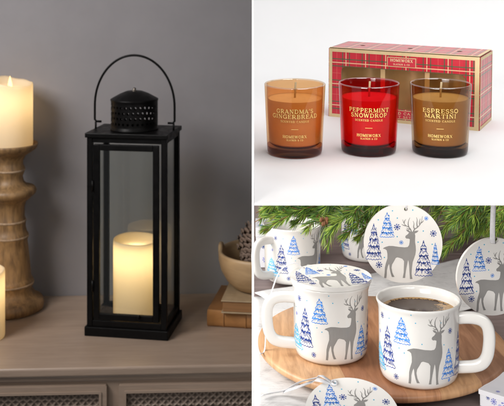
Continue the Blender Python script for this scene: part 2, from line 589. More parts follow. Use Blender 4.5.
def board_wood():
    m, nt, out = nodes_of('board_wood')
    p = nt.nodes.new('ShaderNodeBsdfPrincipled')
    v = coords(nt, (1, 1, 1), (0, 0, R(-6)))
    sep = nt.nodes.new('ShaderNodeSeparateXYZ')
    link(nt, v, sep.inputs[0])
    xw = math_n(nt, 'ADD', sep.outputs[0], .15)
    pos = math_n(nt, 'DIVIDE', xw, .30)
    # glued strips: (left edge, colour)
    strips = [(0.0, (.60, .37, .20)), (.285, (.36, .165, .080)), (.46, (.44, .225, .115)), (.575, (.56, .335, .175)), (.74, (.38, .205, .120)), (.90, (.50, .29, .16))]
    rp = nt.nodes.new('ShaderNodeValToRGB')
    rp.color_ramp.interpolation = 'CONSTANT'
    while len(rp.color_ramp.elements) < len(strips):
        rp.color_ramp.elements.new(.5)
    for e_, (p_, c_) in zip(rp.color_ramp.elements, strips):
        e_.position = p_
        e_.color = (*c_, 1)
    link(nt, pos, rp.inputs['Fac'])
    plank = rp.outputs['Color']
    k = 0
    for p_, c_ in strips[1:]:
        k = math_n(nt, 'ADD', math_n(nt, 'GREATER_THAN', pos, p_), k)
    v2 = coords(nt, (7, .9, 1), (0, 0, R(-6)))
    off = nt.nodes.new('ShaderNodeVectorMath')
    off.operation = 'ADD'
    link(nt, v2, off.inputs[0])
    cmb = nt.nodes.new('ShaderNodeCombineXYZ')
    link(nt, math_n(nt, 'MULTIPLY', k, 3.7), cmb.inputs[1])
    link(nt, cmb.outputs[0], off.inputs[1])
    g = noise(nt, off.outputs[0], 16, 6, .6, 1.0)
    shade = ramp(nt, g, [(.3, (.66, .58, .52)), (.68, (1.08, 1.05, 1.03))])
    mul = nt.nodes.new('ShaderNodeMix')
    mul.data_type = 'RGBA'
    mul.blend_type = 'MULTIPLY'
    mul.inputs[0].default_value = 1
    link(nt, plank, mul.inputs[6])
    link(nt, shade, mul.inputs[7])
    link(nt, mul.outputs[2], p.inputs['Base Color'])
    p.inputs['Roughness'].default_value = .42
    link(nt, bump(nt, g, .1), p.inputs['Normal'])
    link(nt, p.outputs[0], out.inputs['Surface'])
    return m
M['board'] = board_wood()

def coffee_mat():
    m, nt, out = nodes_of('coffee_liquid')
    p = nt.nodes.new('ShaderNodeBsdfPrincipled')
    v = coords(nt)
    sep = nt.nodes.new('ShaderNodeSeparateXYZ')
    link(nt, v, sep.inputs[0])
    rad = math_n(nt, 'SQRT', math_n(nt, 'ADD', math_n(nt, 'MULTIPLY', sep.outputs[0], sep.outputs[0]), math_n(nt, 'MULTIPLY', sep.outputs[1], sep.outputs[1])))
    big = noise(nt, v, 45, 5, .7, .5)
    vor = nt.nodes.new('ShaderNodeTexVoronoi')
    vor.inputs['Scale'].default_value = 420
    link(nt, v, vor.inputs['Vector'])
    # froth: at the rim all round, and a drift of bubbles on one side
    rim = math_n(nt, 'MULTIPLY', math_n(nt, 'SUBTRACT', rad, .0335), 260)
    drift = math_n(nt, 'MULTIPLY', math_n(nt, 'SUBTRACT', math_n(nt, 'ADD', sep.outputs[0], math_n(nt, 'MULTIPLY', sep.outputs[1], -.35)), .002), 42)
    s = math_n(nt, 'ADD', math_n(nt, 'MAXIMUM', rim, drift), math_n(nt, 'MULTIPLY', math_n(nt, 'SUBTRACT', big, .5), 3.2))
    s = math_n(nt, 'SUBTRACT', s, math_n(nt, 'MULTIPLY', vor.outputs['Distance'], .9))
    fac = ramp(nt, s, [(.12, (0, 0, 0)), (.62, (1, 1, 1))])
    c = mixc(nt, fac, (.050, .021, .008), (.46, .29, .13))
    link(nt, c, p.inputs['Base Color'])
    p.inputs['Roughness'].default_value = .12
    p.inputs['Specular IOR Level'].default_value = .22
    link(nt, bump(nt, fac, .25, .0006), p.inputs['Normal'])
    link(nt, p.outputs[0], out.inputs['Surface'])
    return m
M['coffee'] = coffee_mat()

def cloth_mat():
    m, nt, out = nodes_of('white_linen')
    p = nt.nodes.new('ShaderNodeBsdfPrincipled')
    v = coords(nt)
    a = noise(nt, v, 28, 6, .7, .6)
    b = noise(nt, coords(nt, (1, 8, 1), (0, 0, .5)), 60, 4, .6)
    s = math_n(nt, 'ADD', math_n(nt, 'MULTIPLY', a, .65), math_n(nt, 'MULTIPLY', b, .35))
    link(nt, ramp(nt, s, [(.34, (.44, .43, .43)), (.47, (.68, .675, .67)), (.62, (.74, .735, .73)), (.75, (.80, .795, .79))]), p.inputs['Base Color'])
    p.inputs['Roughness'].default_value = .8
    link(nt, bump(nt, s, .5, .002), p.inputs['Normal'])
    link(nt, p.outputs[0], out.inputs['Surface'])
    return m
M['cloth'] = cloth_mat()

def tartan(name, ax, ay):
    """woven check: ax, ay the two object axes (0,1,2) of the face"""
    m, nt, out = nodes_of(name)
    p = nt.nodes.new('ShaderNodeBsdfPrincipled')
    sep = nt.nodes.new('ShaderNodeSeparateXYZ')
    link(nt, coords(nt), sep.inputs[0])
    def stripe(ax_, period, offset, width):
        q = math_n(nt, 'MODULO', math_n(nt, 'ADD', sep.outputs[ax_], 10 * period + offset), period)
        return math_n(nt, 'LESS_THAN', q, width)
    col = (.60, .014, .036)
    cur = None
    for a in (ax, ay):
        per = .0262 if a != 2 else .0275
        o = .004 if a != 2 else .0125
        dk = stripe(a, per, o + .0075, .0105)
        cur = mixc(nt, math_n(nt, 'MULTIPLY', dk, .25), cur or col, (.40, .005, .02))
    for a in (ax, ay):
        per = .0262 if a != 2 else .0275
        o = .004 if a != 2 else .0125
        for k, w, c, f in ((0.0, .0012, (.86, .60, .36), .85), (.0046, .0013, (.025, .12, .055), .9), (-.0046, .0013, (.025, .12, .055), .9), (.0142, .0005, (.80, .48, .30), .25)):
            cur = mixc(nt, math_n(nt, 'MULTIPLY', stripe(a, per, o - k, w), f), cur, c)
    link(nt, cur, p.inputs['Base Color'])
    p.inputs['Roughness'].default_value = .3
    p.inputs['Coat Weight'].default_value = .2
    p.inputs['Coat Roughness'].default_value = .12
    link(nt, bump(nt, noise(nt, coords(nt), 900, 2), .03), p.inputs['Normal'])
    link(nt, p.outputs[0], out.inputs['Surface'])
    return m
M['tart_front'] = tartan('tartan_front', 0, 2)
M['tart_side'] = tartan('tartan_side', 1, 2)
M['tart_top'] = tartan('tartan_top', 0, 1)

def cane_mat():
    """woven cane: two strand directions crossing over and under"""
    m, nt, out = nodes_of('woven_cane')
    p = nt.nodes.new('ShaderNodeBsdfPrincipled')
    v = coords(nt)
    sep = nt.nodes.new('ShaderNodeSeparateXYZ')
    link(nt, v, sep.inputs[0])
    k = 2 * PI / .0135
    x, z = sep.outputs[0], sep.outputs[2]
    a = math_n(nt, 'SINE', math_n(nt, 'MULTIPLY', math_n(nt, 'ADD', x, z), k))
    b = math_n(nt, 'SINE', math_n(nt, 'MULTIPLY', math_n(nt, 'SUBTRACT', x, z), k))
    c = math_n(nt, 'SINE', math_n(nt, 'MULTIPLY', z, k * 1.0))
    h = math_n(nt, 'ADD', math_n(nt, 'MAXIMUM', a, b), math_n(nt, 'MULTIPLY', c, .5))
    h = math_n(nt, 'ADD', h, math_n(nt, 'MULTIPLY', noise(nt, v, 200, 3), .5))
    link(nt, ramp(nt, math_n(nt, 'ADD', math_n(nt, 'MULTIPLY', h, .3), .4), [(.15, (.095, .070, .056)), (.5, (.20, .148, .115)), (.9, (.30, .23, .18))]), p.inputs['Base Color'])
    p.inputs['Roughness'].default_value = .6
    link(nt, bump(nt, h, .9, .002), p.inputs['Normal'])
    link(nt, p.outputs[0], out.inputs['Surface'])
    return m
M['cane'] = cane_mat()

# ================================================================== display case
SHELF_FRONT = 0.793
def structure(name, mb, mats, matrix=None, **kw):
    o = mb.build(name, mats, None, matrix, **kw)
    o['kind'] = 'structure'
    return o

b = MB()
b.box((-.00095, SHELF_FRONT, -.2475), (.00095, 1.62, 1.0))
b.box((-.00095, SHELF_FRONT, -1.3), (.00095, .86, -.2475))
structure('partition', b, M['gap'])

# white sweep: shelf, curve and back in one sheet, 2 mm thick
b = MB()
prof = []
yf = SHELF_FRONT - .98
prof.append((yf, 0.0))
for i in range(1, 9):
    prof.append((yf + (.42 - yf) * i / 8, 0.0))
rc = .16
for i in range(1, 13):
    a = PI / 2 * i / 12
    prof.append((.42 + rc * math.sin(a), rc - rc * math.cos(a)))
prof.append((.42 + rc, .9))
vs, fs = [], []
for (y, z) in prof:
    vs += [(.0012, y, z), (1.2, y, z)]
for i in range(len(prof) - 1):
    fs.append((2 * i, 2 * i + 1, 2 * i + 3, 2 * i + 2))
# underside
n0 = len(vs)
off = []
for i, (y, z) in enumerate(prof):
    t0 = prof[max(i - 1, 0)]; t1 = prof[min(i + 1, len(prof) - 1)]
    d = Vector((t1[0] - t0[0], t1[1] - t0[1])).normalized()
    off.append((y + d.y * .002, z - d.x * .002))
for (y, z) in off:
    vs += [(.0012, y, z), (1.2, y, z)]
m_ = len(prof)
for i in range(m_ - 1):
    fs.append((n0 + 2 * i, n0 + 2 * i + 2, n0 + 2 * i + 3, n0 + 2 * i + 1))
fs.append((0, n0, n0 + 1, 1))
b.add(vs, fs, 0, True)
o = structure('backdrop', b, M['sweep'], MATS['T'])
md = o.modifiers.new('edge', 'EDGE_SPLIT'); md.split_angle = R(50)

# ================================================================== LEFT: lantern on a dresser
YAW_D = R(2.9)
ML = MATS['L']
Mw = Matrix.Translation((0, 2.056, 0)) @ Matrix.Rotation(math.atan(.109 * 1.0) * 0.46, 4, 'Z')
b = MB()
b.box((-1.6, 0, -.9), (1.4, .05, 1.2))
structure('wall', b, M['wall'], ML @ Mw)

# dresser; local frame: x along its front, y into the depth, z=0 on the top
p0 = ground('L', 0, 369.5); p1 = ground('L', 252, 364.5)
yaw = math.atan2(p1.y - p0.y, p1.x - p0.x)
dr = empty('dresser', 'L', (p1.x, p1.y, 0), yaw, 'taupe painted wooden dresser with woven cane drawer fronts standing against the grey wall', 'dresser')
b = MB(); b.box((-1.0, 0, -.017), (.55, .385, 0)); b.build('top', M['dresser'], dr, bevel=.004, seg=3)
b = MB(); b.box((-.985, .008, -.028), (.535, .36, -.0175)); b.box((-.978, .016, -.9), (.528, .36, -.0285)); b.build('carcass', M['dresser'], dr, bevel=.003)
for x0, x1 in ((-.74, -.268), (-.246, .236)):
    fr = MB()
    zt, zb, w = -.036, -.36, .013
    fr.plate([[(x0, zb), (x1, zb), (x1, zt), (x0, zt)], [(x0 + w, zb + w), (x1 - w, zb + w), (x1 - w, zt - w), (x0 + w, zt - w)]], .0115, 0, 0, Matrix.Translation((0, .0155, 0)) @ Matrix.Rotation(PI / 2, 4, 'X'))
    # bead inside the frame
    wi = w - .0035
    fr.plate([[(x0 + wi, zb + wi), (x1 - wi, zb + wi), (x1 - wi, zt - wi), (x0 + wi, zt - wi)], [(x0 + w + .001, zb + w + .001), (x1 - w - .001, zb + w + .001), (x1 - w - .001, zt - w - .001), (x0 + w + .001, zt - w - .001)]], .0135, 0, 0, Matrix.Translation((0, .0155, 0)) @ Matrix.Rotation(PI / 2, 4, 'X'))
    f = fr.build('drawer', M['dresser'], dr, bevel=.003, seg=3)
    q = MB(); q.box((x0 + w + .0005, .0125, zb + w + .0005), (x1 - w - .0005, .0152, zt - w - .0005))
    q.build('cane_panel', M['cane'], f)

# candlestick
cs = ground('L', 10, 309)
px = (cs.y) / F
cst = empty('candlestick', 'L', (cs.x, cs.y, 0), 0, 'turned brown wooden candlestick with pale worn rings, holding up a tall candle', 'candlestick')
def zz(y): return (309 - y) * px
prof_px = [(0, 309), (30, 309), (33, 307), (33.5, 303), (32, 299), (27, 296), (24, 293), (21.5, 288), (23, 284), (23.2, 281), (22, 278.5), (20.7, 276), (19.5, 262), (18, 248), (17, 240), (18, 237.5), (18, 234), (16.5, 232), (15.2, 226), (15.6, 222), (15.4, 219), (14.3, 216), (14.2, 207), (16, 201), (20.5, 197.5), (25.5, 193), (26, 190), (24, 187), (17, 185), (13.5, 181), (12.4, 176), (14.2, 172), (14.6, 168), (12.8, 164), (13, 160), (16, 155), (21, 152), (26, 148.5), (27.5, 145), (27.2, 143.2), (25.5, 143.8), (23.5, 146), (0, 147)]
b = MB()
b.lathe([(r * px, zz(y)) for r, y in prof_px], 56)
b.build('turned_stem', M['carved'], cst)
for r, y in ((18.25, 235.8), (15.85, 220.5), (23.45, 282.4), (14.75, 169.8)):
    rr = r * px
    b = MB()
    b.lathe([(rr - .003, zz(y) - .0035), (rr, zz(y) - .002), (rr + .0006, zz(y)), (rr, zz(y) + .002), (rr - .003, zz(y) + .0035)], 48)
    b.build('worn_ring', M['whitewash'], cst)

def pillar(name, loc, r, h, label, slope=.008, lit=True, rot=0.0, watts=.4, flame=True, lampz=.72):
    t = empty(name, 'L', loc, rot, label, 'candle')
    b = MB()
    rim = r * .80
    prof = [(0, 0), (r * .985, 0), (r, .004), (r * 1.0, h * .5), (r, h - .006), (r * .985, h - .001), (r * .95, h), (r * .88, h - .003), (rim, h - .010), (r * .6, h - .0155), (r * .25, h - .0175), (0.0004, h - .018)]
    def wob(a, j):
        if j < 4: return 0
        k = 1.0 if j < 8 else .35
        return k * (slope * (math.cos(a - 2.6) + .22 * math.sin(3 * a + 1) + .12 * math.sin(7 * a)))
    b.lathe(prof, 56, wob=wob)
    b.build('wax_body', M['wax'] if lit else M['waxplain'], t)
    if flame:
        b = MB(); b.tube([(0, 0, h - .022), (0.0005, 0, h - .014)], .0012, 6); b.build('wick', M['wick'], t)
        b = MB()
        fp = [(0.0002, 0), (.0032, .003), (.0047, .009), (.0044, .015), (.0026, .023), (.001, .029), (.0002, .032)]
        b.lathe([(q, h - .020 + z) for q, z in fp], 16)
        b.build('flame', M['flame'], t)
    if lit:
        ld = bpy.data.lights.new('candle_glow', 'POINT')
        ld.energy = watts; ld.color = (1.0, .84, .60); ld.shadow_soft_size = r * .35
        lo = bpy.data.objects.new('candle_glow', ld); COL.objects.link(lo)
        lo.parent = t; lo.location = (0, 0, h * lampz)
    return t

pillar('pillar_candle', (cs.x, cs.y, zz(146.0)), .0485, .140, 'lit ivory pillar candle with a flame, standing on the wooden candlestick', .007, True, 0, .15, True, .70)
c2 = ground('L', -17, 337)
pillar('pillar_candle', (c2.x, c2.y, 0), .0425, .135, 'pale ivory pillar candle standing on the dresser in front of the candlestick', .003, True, 0, .15, True, .75)

# ---- lantern
A = ground('L', 84.2, 336); Bc = ground('L', 167.4, 342); Cc = ground('L', 179.8, 318.5)
LW, LD = (Bc - A).length, .122
lyaw = math.atan2(Bc.y - A.y, Bc.x - A.x) * .88
ex = Vector((math.cos(lyaw), math.sin(lyaw), 0)); ey = Vector((-math.sin(lyaw), math.cos(lyaw), 0))
ctr = A + ex * LW / 2 + ey * LD / 2
lan = empty('lantern', 'L', (ctr.x, ctr.y, 0), lyaw, 'tall black metal lantern with glass sides, perforated vent and wire hoop handle', 'lantern')
hx, hy = LW / 2, LD / 2
ZB, ZR, ZT = .0185, .3965, .406
b = MB(); b.box((-hx, -hy, 0), (hx, hy, ZB)); b.build('base', M['black'], lan, bevel=.0015)
bx, by = hx - .004, hy - .004
pw = .011
b = MB()
for sx in (-1, 1):
    for sy in (-1, 1):
        x0, x1 = sorted((sx * bx, sx * (bx - pw))); y0, y1 = sorted((sy * by, sy * (by - pw)))
        b.box((x0, y0, ZB + .0003), (x1, y1, ZR - .0003))
for zc0, zc1 in ((ZB + .0003, ZB + .012), (ZR - .010, ZR - .0003)):
    for sy in (-1, 1):
        y0, y1 = sorted((sy * (by - .001), sy * (by - pw + .001)))
        b.box((-bx + pw + .0002, y0, zc0), (bx - pw - .0002, y1, zc1))
    for sx in (-1, 1):
        x0, x1 = sorted((sx * (bx - .001), sx * (bx - pw + .001)))
        b.box((x0, -by + pw + .0002, zc0), (x1, by - pw - .0002, zc1))
b.build('frame', M['black'], lan, bevel=.0008)
b = MB(); b.box((-hx + .0005, -hy + .0005, ZR), (hx - .0005, hy - .0005, ZT)); b.build('roof', M['black'], lan, bevel=.0015)
# door in the front
dx0, dx1 = -bx + pw + .003, bx - pw - .005
dz0, dz1 = ZB + .0145, ZR - .0135
dw = .0118
b = MB()
fy0, fy1 = -by - .0005, -by + .008
for lo, hi in (((dx0, fy0, dz0), (dx0 + dw, fy1, dz1)), ((dx1 - dw, fy0, dz0), (dx1, fy1, dz1)), ((dx0 + dw + .0002, fy0, dz0), (dx1 - dw - .0002, fy1, dz0 + dw)), ((dx0 + dw + .0002, fy0, dz1 - dw), (dx1 - dw - .0002, fy1, dz1))):
    b.box(lo, hi)
door = b.build('door', M['black'], lan, bevel=.0008)
b = MB(); b.box((dx0 + dw - .001, -by + .003, dz0 + dw - .001), (dx1 - dw + .001, -by + .0045, dz1 - dw + .001)); b.build('glass_pane', M['pane'], door)
for z in (.10, .30):
    b = MB(); b.tube([(dx0 - .0015, fy0 - .001, z - .011), (dx0 - .0015, fy0 - .001, z + .011)], .0026, 10); b.build('hinge', M['black'], door)
b = MB(); b.tube([((dx0 + dx1) / 2 + .028, fy0 - .001, dz0 + dw * .6), ((dx0 + dx1) / 2 + .028, fy0 - .006, dz0 + dw * .9), ((dx0 + dx1) / 2 + .028, fy0 - .006, dz0 + dw + .004)], [.002, .003, .0035], 8); b.build('latch', M['black'], door)
zc0, zc1 = ZB + .012, ZR - .010
for lo, hi in (((-bx + pw, by - .007, zc0), (bx - pw, by - .0055, zc1)), ((-bx + .005, -by + pw, zc0), (-bx + .0065, by - pw, zc1)), ((bx - .0065, -by + pw, zc0), (bx - .005, by - pw, zc1))):
    b = MB(); b.box(lo, hi); b.build('glass_pane', M['pane'], lan)
# perforated vent
VR, VH = .0478, .061
b = MB()
rows, cols = 4, 30
z0v, z1v = ZT + .010, ZT + VH - .007
ch = (z1v - z0v) / rows
def cyl(a, z, r=VR): return (r * math.cos(a), r * math.sin(a), z)
for rr in (VR, VR - .0015):
    for i in range(rows):
        for j in range(cols):
            da = 2 * PI / cols
            a0 = j * da + (da / 2 if i % 2 else 0)
            zc, ac = z0v + ch * (i + .5), a0 + da / 2
            outer = [(a0, zc - ch / 2), (ac, zc - ch / 2), (a0 + da, zc - ch / 2), (a0 + da, zc), (a0 + da, zc + ch / 2), (ac, zc + ch / 2), (a0, zc + ch / 2), (a0, zc)]
            inner = []
            for q in range(8):
                th = R(225 + 45 * q)
                inner.append((ac + da * .26 * math.cos(th), zc + ch * .26 * math.sin(th)))
            vs = [cyl(a, z, rr) for a, z in outer] + [cyl(a, z, rr) for a, z in inner]
            b.add(vs, [(q, (q + 1) % 8, 8 + (q + 1) % 8, 8 + q) for q in range(8)])
b.lathe([(VR - .001, ZT), (VR + .0012, ZT + .0004), (VR + .0012, ZT + .003), (VR, ZT + .0035), (VR, z0v)], 60)
b.lathe([(VR, z1v), (VR, ZT + VH - .003), (VR + .0010, ZT + VH - .001), (VR + .0010, ZT + VH + .0012), (VR - .0015, ZT + VH + .0028), (VR * .62, ZT + VH + .0120), (VR * .40, ZT + VH + .0162), (VR * .34, ZT + VH + .0172), (.0002, ZT + VH + .0176)], 60)
vent = b.build('vent', M['black'], lan)
b = MB(); b.lathe([(.0002, .0245), (.0022, .024), (.0034, .022), (.003, .019), (.0055, .0185), (.006, .0165), (.002, .0165)], 20)
b.build('vent_screw', plain('screw_steel', (.16, .14, .12), .4, .1, metal=1), vent, Matrix.Translation((0, 0, ZT + VH)))
# hoop handle
HR = .0845
hz = ZT + .014
pts = [(-HR * .985, 0, ZT - .002), (-HR * .985, 0, hz - .002)]
for sx in (-1, 1):
    b = MB(); b.tube([(sx * (HR - .002), 0, ZT - .001), (sx * (HR - .002), 0, hz)], .0022, 8)
    b.build('bracket', M['black'], lan)
pts = [(-HR + .014, 0, hz), (-HR + .004, 0, hz), (-HR, 0, hz + .004), (-HR, 0, hz + .03)]
H = .1045
for i in range(0, 41):
    a = PI - PI * i / 40
    pts.append((HR * math.cos(a), 0, hz + .033 + H * math.sin(a)))
pts += [(HR, 0, hz + .03), (HR, 0, hz + .004), (HR - .004, 0, hz), (HR - .014, 0, hz)]
b = MB(); b.tube(pts, .0024, 8, up=(0, 1, 0)); b.build('handle', M['black'], lan)
# candle inside
cc = ctr + ex * .004
pillar('pillar_candle', (cc.x, cc.y, ZB + .0005), 0.0470, .163, 'glowing flameless ivory pillar candle standing inside the black lantern', .0015, True, 0, .30, False, .80)

# books, bowl, pine cone
def book(name, corner, w, d, t, z, rz, label, cover, pages, ribs=False):
    e = empty(name, 'L', (corner.x, corner.y, z), rz, label, 'book')
    b = MB()
    b.box((0, 0, 0), (w, d, .0025)); b.box((0, 0, t - .0025), (w, d, t)); 
    b.build('cover', cover, e, bevel=.0008)
    b = MB(); b.box((.003, .003, .0027), (w - .002, d - .003, t - .0027)); b.build('page_block', pages, e, bevel=.001)
    return e
lb = ground('L', 207.5, 326)
e = empty('book', 'L', (lb.x, lb.y, 0), R(-9), 'thick tan leather book, lower one of the pair under the wooden bowl', 'book')
b = MB()
# rounded spine towards us
sp = []
t = .034
prof = [(0.0, 0), (-.004, .004), (-.0055, .012), (-.0055, .022), (-.004, .030), (0, t)]
vs = [(x, y, z) for x in (0, .23) for (y, z) in prof]
k = len(prof)
fs = [(i, i + 1, k + i + 1, k + i) for i in range(k - 1)] + [tuple(range(k)), tuple(range(2 * k - 1, k - 1, -1))]
b.add(vs, fs, 0, True)
b.box((0, .0002, 0), (.23, .15, .003)); b.box((0, .0002, t - .003), (.23, .15, t))
for x in (.032, .078, .150, .2):
    vs = [(xx, y * 1.0 - .0009, z) for xx in (x, x + .004) for (y, z) in prof]
    b.add(vs, fs, 0, True)
b.build('cover', M['leather'], e)
b = MB(); b.box((.004, .001, .0032), (.226, .146, t - .0032)); b.build('page_block', M['pages'], e)
ub = ground('L', 221, 313.5, .034)
book('book', ub, .2, .135, .026, .0345, R(-7), 'cream covered book with brown page edges, directly under the wooden bowl', M['cream'], M['pages'])

bc = ground('L', 262, 286, .061)
bw = empty('wooden_bowl', 'L', (bc.x, bc.y + .0, .061), 0, 'pale wooden bowl with a raised lug, set on top of two books', 'bowl')
b = MB()
BR, BH = .093, .078
prof = [(.0002, 0), (.05, 0), (.062, .004), (.076, .018), (.087, .038), (.092, .058), (BR, .072), (BR - .001, .0765), (BR - .004, BH), (BR - .008, .0765), (BR - .0095, .07), (.080, .045), (.066, .025), (.045, .013), (.0002, .011)]
def bw_wob(a, j):
    if 6 <= j <= 10:
        d = abs(((a - PI * .97 + PI) % (2 * PI)) - PI)
        return .013 * max(0, 1 - (d / .22) ** 4) if d < .22 else 0
    return 0
b.lathe(prof, 120, wob=bw_wob)
b.build('bowl_body', M['bowl'], bw)
# pine cone
pc = empty('pine_cone', 'L', (bc.x - .030, bc.y + .004, .061 + .040), 0, 'brown pine cone with frosted scale tips lying in the wooden bowl', 'pine cone', None, Matrix.Rotation(R(28), 4, 'Y') @ Matrix.Rotation(R(-14), 4, 'X'))
b = MB()
CL, CR = .115, .050
def cone_r(t): return CR * (math.sin(PI * (0.06 + .9 * t)) ** .62) * (1 - .22 * t)
b.lathe([(max(.0003, cone_r(i / 14) * .72), CL * i / 14) for i in range(15)], 24, 0)
N = 190
for i in range(N):
    t_ = (i + .5) / N
    a = i * 2.39996
    z = CL * (t_ * .96 + .01)
    r0, r1 = cone_r(t_) * .62, cone_r(t_) * (1.02 + .1 * math.sin(i * 1.7))
    w = .0088 * (.75 + .5 * math.sin(PI * t_))
    ca, sa = math.cos(a), math.sin(a)
    def P3(r, s, dz): return (r * ca - s * sa, r * sa + s * ca, z + dz)
    vs = [P3(r0, -w * .6, 0), P3(r0, w * .6, 0), P3(r1 * .93, w, .006), P3(r1 * .93, -w, .006), P3(r1, w * .7, .0085), P3(r1, -w * .7, .0085),
          P3(r1 * 1.02, 0, .0055), P3(r1 * .9, w, .002), P3(r1 * .9, -w, .002)]
    b.add(vs, [(0, 1, 2, 3), (0, 8, 7, 1)], 0)
    b.add(vs, [(3, 2, 4, 5), (5, 4, 6), (4, 2, 7, 6), (6, 8, 3, 5), (6, 7, 8)], 1)
b.build('cone_scales', [M['cone'], M['conetip']], pc, recalc=False)

# ================================================================== TOP RIGHT: candle jars and box
JH, JR0, JR1 = .0755, .0296, .0329
def jar(u, v, tint, basetint, waxcol, lines, label):
    c = ground('T', u, v)
    e = empty('candle_jar', 'T', (c.x, c.y, 0), math.atan2(-c.x, .98) * -1.0 * -1, label, 'candle')
    g = glass('tinted_glass', tint)
    gb = glass('tinted_glass_base', basetint, .03)
    gold = M['gold']
    rimm = glass('glass_rim', tuple(x ** .5 for x in tint), .08, 2.6)
    b = MB()
    def ro(z): return JR0 + (JR1 - JR0) * (z / JH)
    t = .0021
    outer = [(.0002, .0006), (JR0 - .004, .0006), (JR0 - .0012, .0004), (JR0 - .0002, .002), (ro(.005), .005), (ro(.0095), .0095)]
    b.lathe(outer, 72, 1)
    b.lathe([(ro(.0095), .0095), (ro(.03), .03), (ro(.06), .06), (ro(JH - .0014), JH - .0014)], 72, 0)
    b.lathe([(ro(JH) - t - .0003, JH - .0014), (ro(.06) - t, .06), (ro(.03) - t, .03), (ro(.0125) - t, .0125)], 72, 0)
    b.lathe([(ro(JH - .0014), JH - .0014), (ro(JH) - .0001, JH - .0006), (ro(JH) - .0006, JH), (ro(JH) - t + .0004, JH), (ro(JH) - t - .0001, JH - .0006), (ro(JH) - t - .0003, JH - .0014)], 72, 3)
    b.lathe([(ro(.0125) - t, .0125), (ro(.0095) - t - .003, .0098), (.0002, .0090)], 72, 1)
    art = Art()
    for txt, yy, hh, ww in lines:
        if txt == '-':
            art.stroke([(-ww / 2, yy), (0, yy), (ww / 2, yy)], hh, 0)
        else:
            art_text(art, txt, 0, yy, hh, ww, 0, 1.0)
    def onto(x, y):
        rr = ro(y) + .00025
        a = -PI / 2 + x / rr
        return (rr * math.cos(a), rr * math.sin(a), y)
    art.onto(b, onto, 2)
    b.build('glass_jar', [g, gb, gold, rimm], e, weld=True)
    wz = .0600
    b = MB()
    w0 = .0006
    b.lathe([(.0002, .0094), (ro(.0095) - t - .004, .0104), (ro(.0125) - t - w0, .0135), (ro(.03) - t - w0, .03), (ro(wz) - t - w0, wz), (ro(wz) - t - .003, wz - .0009), (.010, wz - .0014), (.003, wz - .0004), (.0002, wz)], 64)
    wx = b.build('wax', plain('candle_wax', waxcol, .5, .03, 60, sss=.0), e)
    b = MB(); b.tube([(0, 0, wz - .002), (.0003, 0, wz + .008), (.0009, 0, wz + .0165)], .0011, 8); b.build('wick', M['wick'], wx)
    return e
MM = .001
jar(294.7, 152.5, (.91, .69, .47), (.40, .15, .07), (.90, .67, .42),
    [("GRANDMA'S", 48.8*MM, 4.4*MM, 41*MM), ("GINGERBREAD", 43.3*MM, 4.4*MM, 52*MM), ("SCENTED CANDLE", 39.2*MM, 2.1*MM, 31*MM), ("-", 32*MM, .5*MM, 7.5*MM), ("HOMEWORX", 22.6*MM, 3.0*MM, 26*MM), ("SLATKIN & CO", 19.6*MM, 1.9*MM, 18*MM)],
    'orange amber glass candle jar lettered GINGERBREAD on the white surface')
jar(368.6, 151.0, (.91, .13, .16), (.36, .01, .02), (.82, .46, .46),
    [("PEPPERMINT", 48.8*MM, 4.4*MM, 45*MM), ("SNOWDROP", 43.3*MM, 4.4*MM, 40*MM), ("SCENTED CANDLE", 39.2*MM, 2.1*MM, 30*MM), ("-", 32*MM, .5*MM, 7.5*MM), ("HOMEWORX", 22.6*MM, 3.0*MM, 26*MM), ("SLATKIN & CO", 19.6*MM, 1.9*MM, 18*MM)],
    'bright red glass candle jar lettered PEPPERMINT, between the orange and brown jars')
jar(439.8, 152.0, (.73, .60, .43), (.24, .13, .06), (.90, .68, .36),
    [("ESPRESSO", 48.8*MM, 4.4*MM, 39*MM), ("MARTINI", 43.3*MM, 4.4*MM, 34*MM), ("SCENTED CANDLE", 39.2*MM, 2.1*MM, 32*MM), ("-", 32*MM, .5*MM, 7.5*MM), ("HOMEWORX", 22.6*MM, 3.0*MM, 26*MM), ("SLATKIN & CO", 19.6*MM, 1.9*MM, 18*MM)],
    'dark brown glass candle jar lettered ESPRESSO in front of the gift box')

# gift box
q0 = ground('T', 329, 116.2); q1 = ground('T', 478.7, 131)
GW = (q1 - q0).length; gy = math.atan2(q1.y - q0.y, q1.x - q0.x)
GH, GD = .0885, .070
gb = empty('gift_box', 'T', (q0.x, q0.y, 0), gy, 'red tartan gift box with gold edges and an open front window', 'gift box')
RX = Matrix.Rotation(PI / 2, 4, 'X')           # plate xy -> xz, its thickness to -y
def front(z=0.0): return Matrix.Translation((0, z, 0)) @ RX
b = MB()
win = rrect(.0165, .0175, GW - .0165, GH - .0225, .007)
b.plate([[(0, 0), (GW, 0), (GW, GH), (0, GH)], win], .0006, 0, 1, front(.0006))
# printed gold border, raised label and lower label
ed = .0042
def bar(x0, z0, x1, z1, mat, lift=.0003):
    b.add([(x0, -lift, z0), (x1, -lift, z0), (x1, -lift, z1), (x0, -lift, z1)], [(0, 1, 2, 3)], mat)
for r_ in ((0, 0, GW, ed), (0, GH - ed, GW, GH), (0, ed, ed, GH - ed), (GW - ed * 1.3, ed, GW, GH - ed)):
    bar(*r_, 1)
def label_plate(x0, z0, x1, z1, lines):
    bar(x0, z0, x1, z1, 1, .0005)
    bar(x0 + .0009, z0 + .0009, x1 - .0009, z1 - .0009, 2, .0007)
    art = Art()
    for txt, zy, hh, ww in lines:
        art_text(art, txt, (x0 + x1) / 2, zy, hh, ww, 0, 1.1)
    art.onto(b, lambda x, y: (x, -.0009, y), 3)
label_plate(GW * .5 - .0185, GH - .0185, GW * .5 + .0185, GH - .0062, [("HOMEWORX", GH - .0118, .0036, .029), ("SLATKIN & CO", GH - .0160, .0021, .021)])
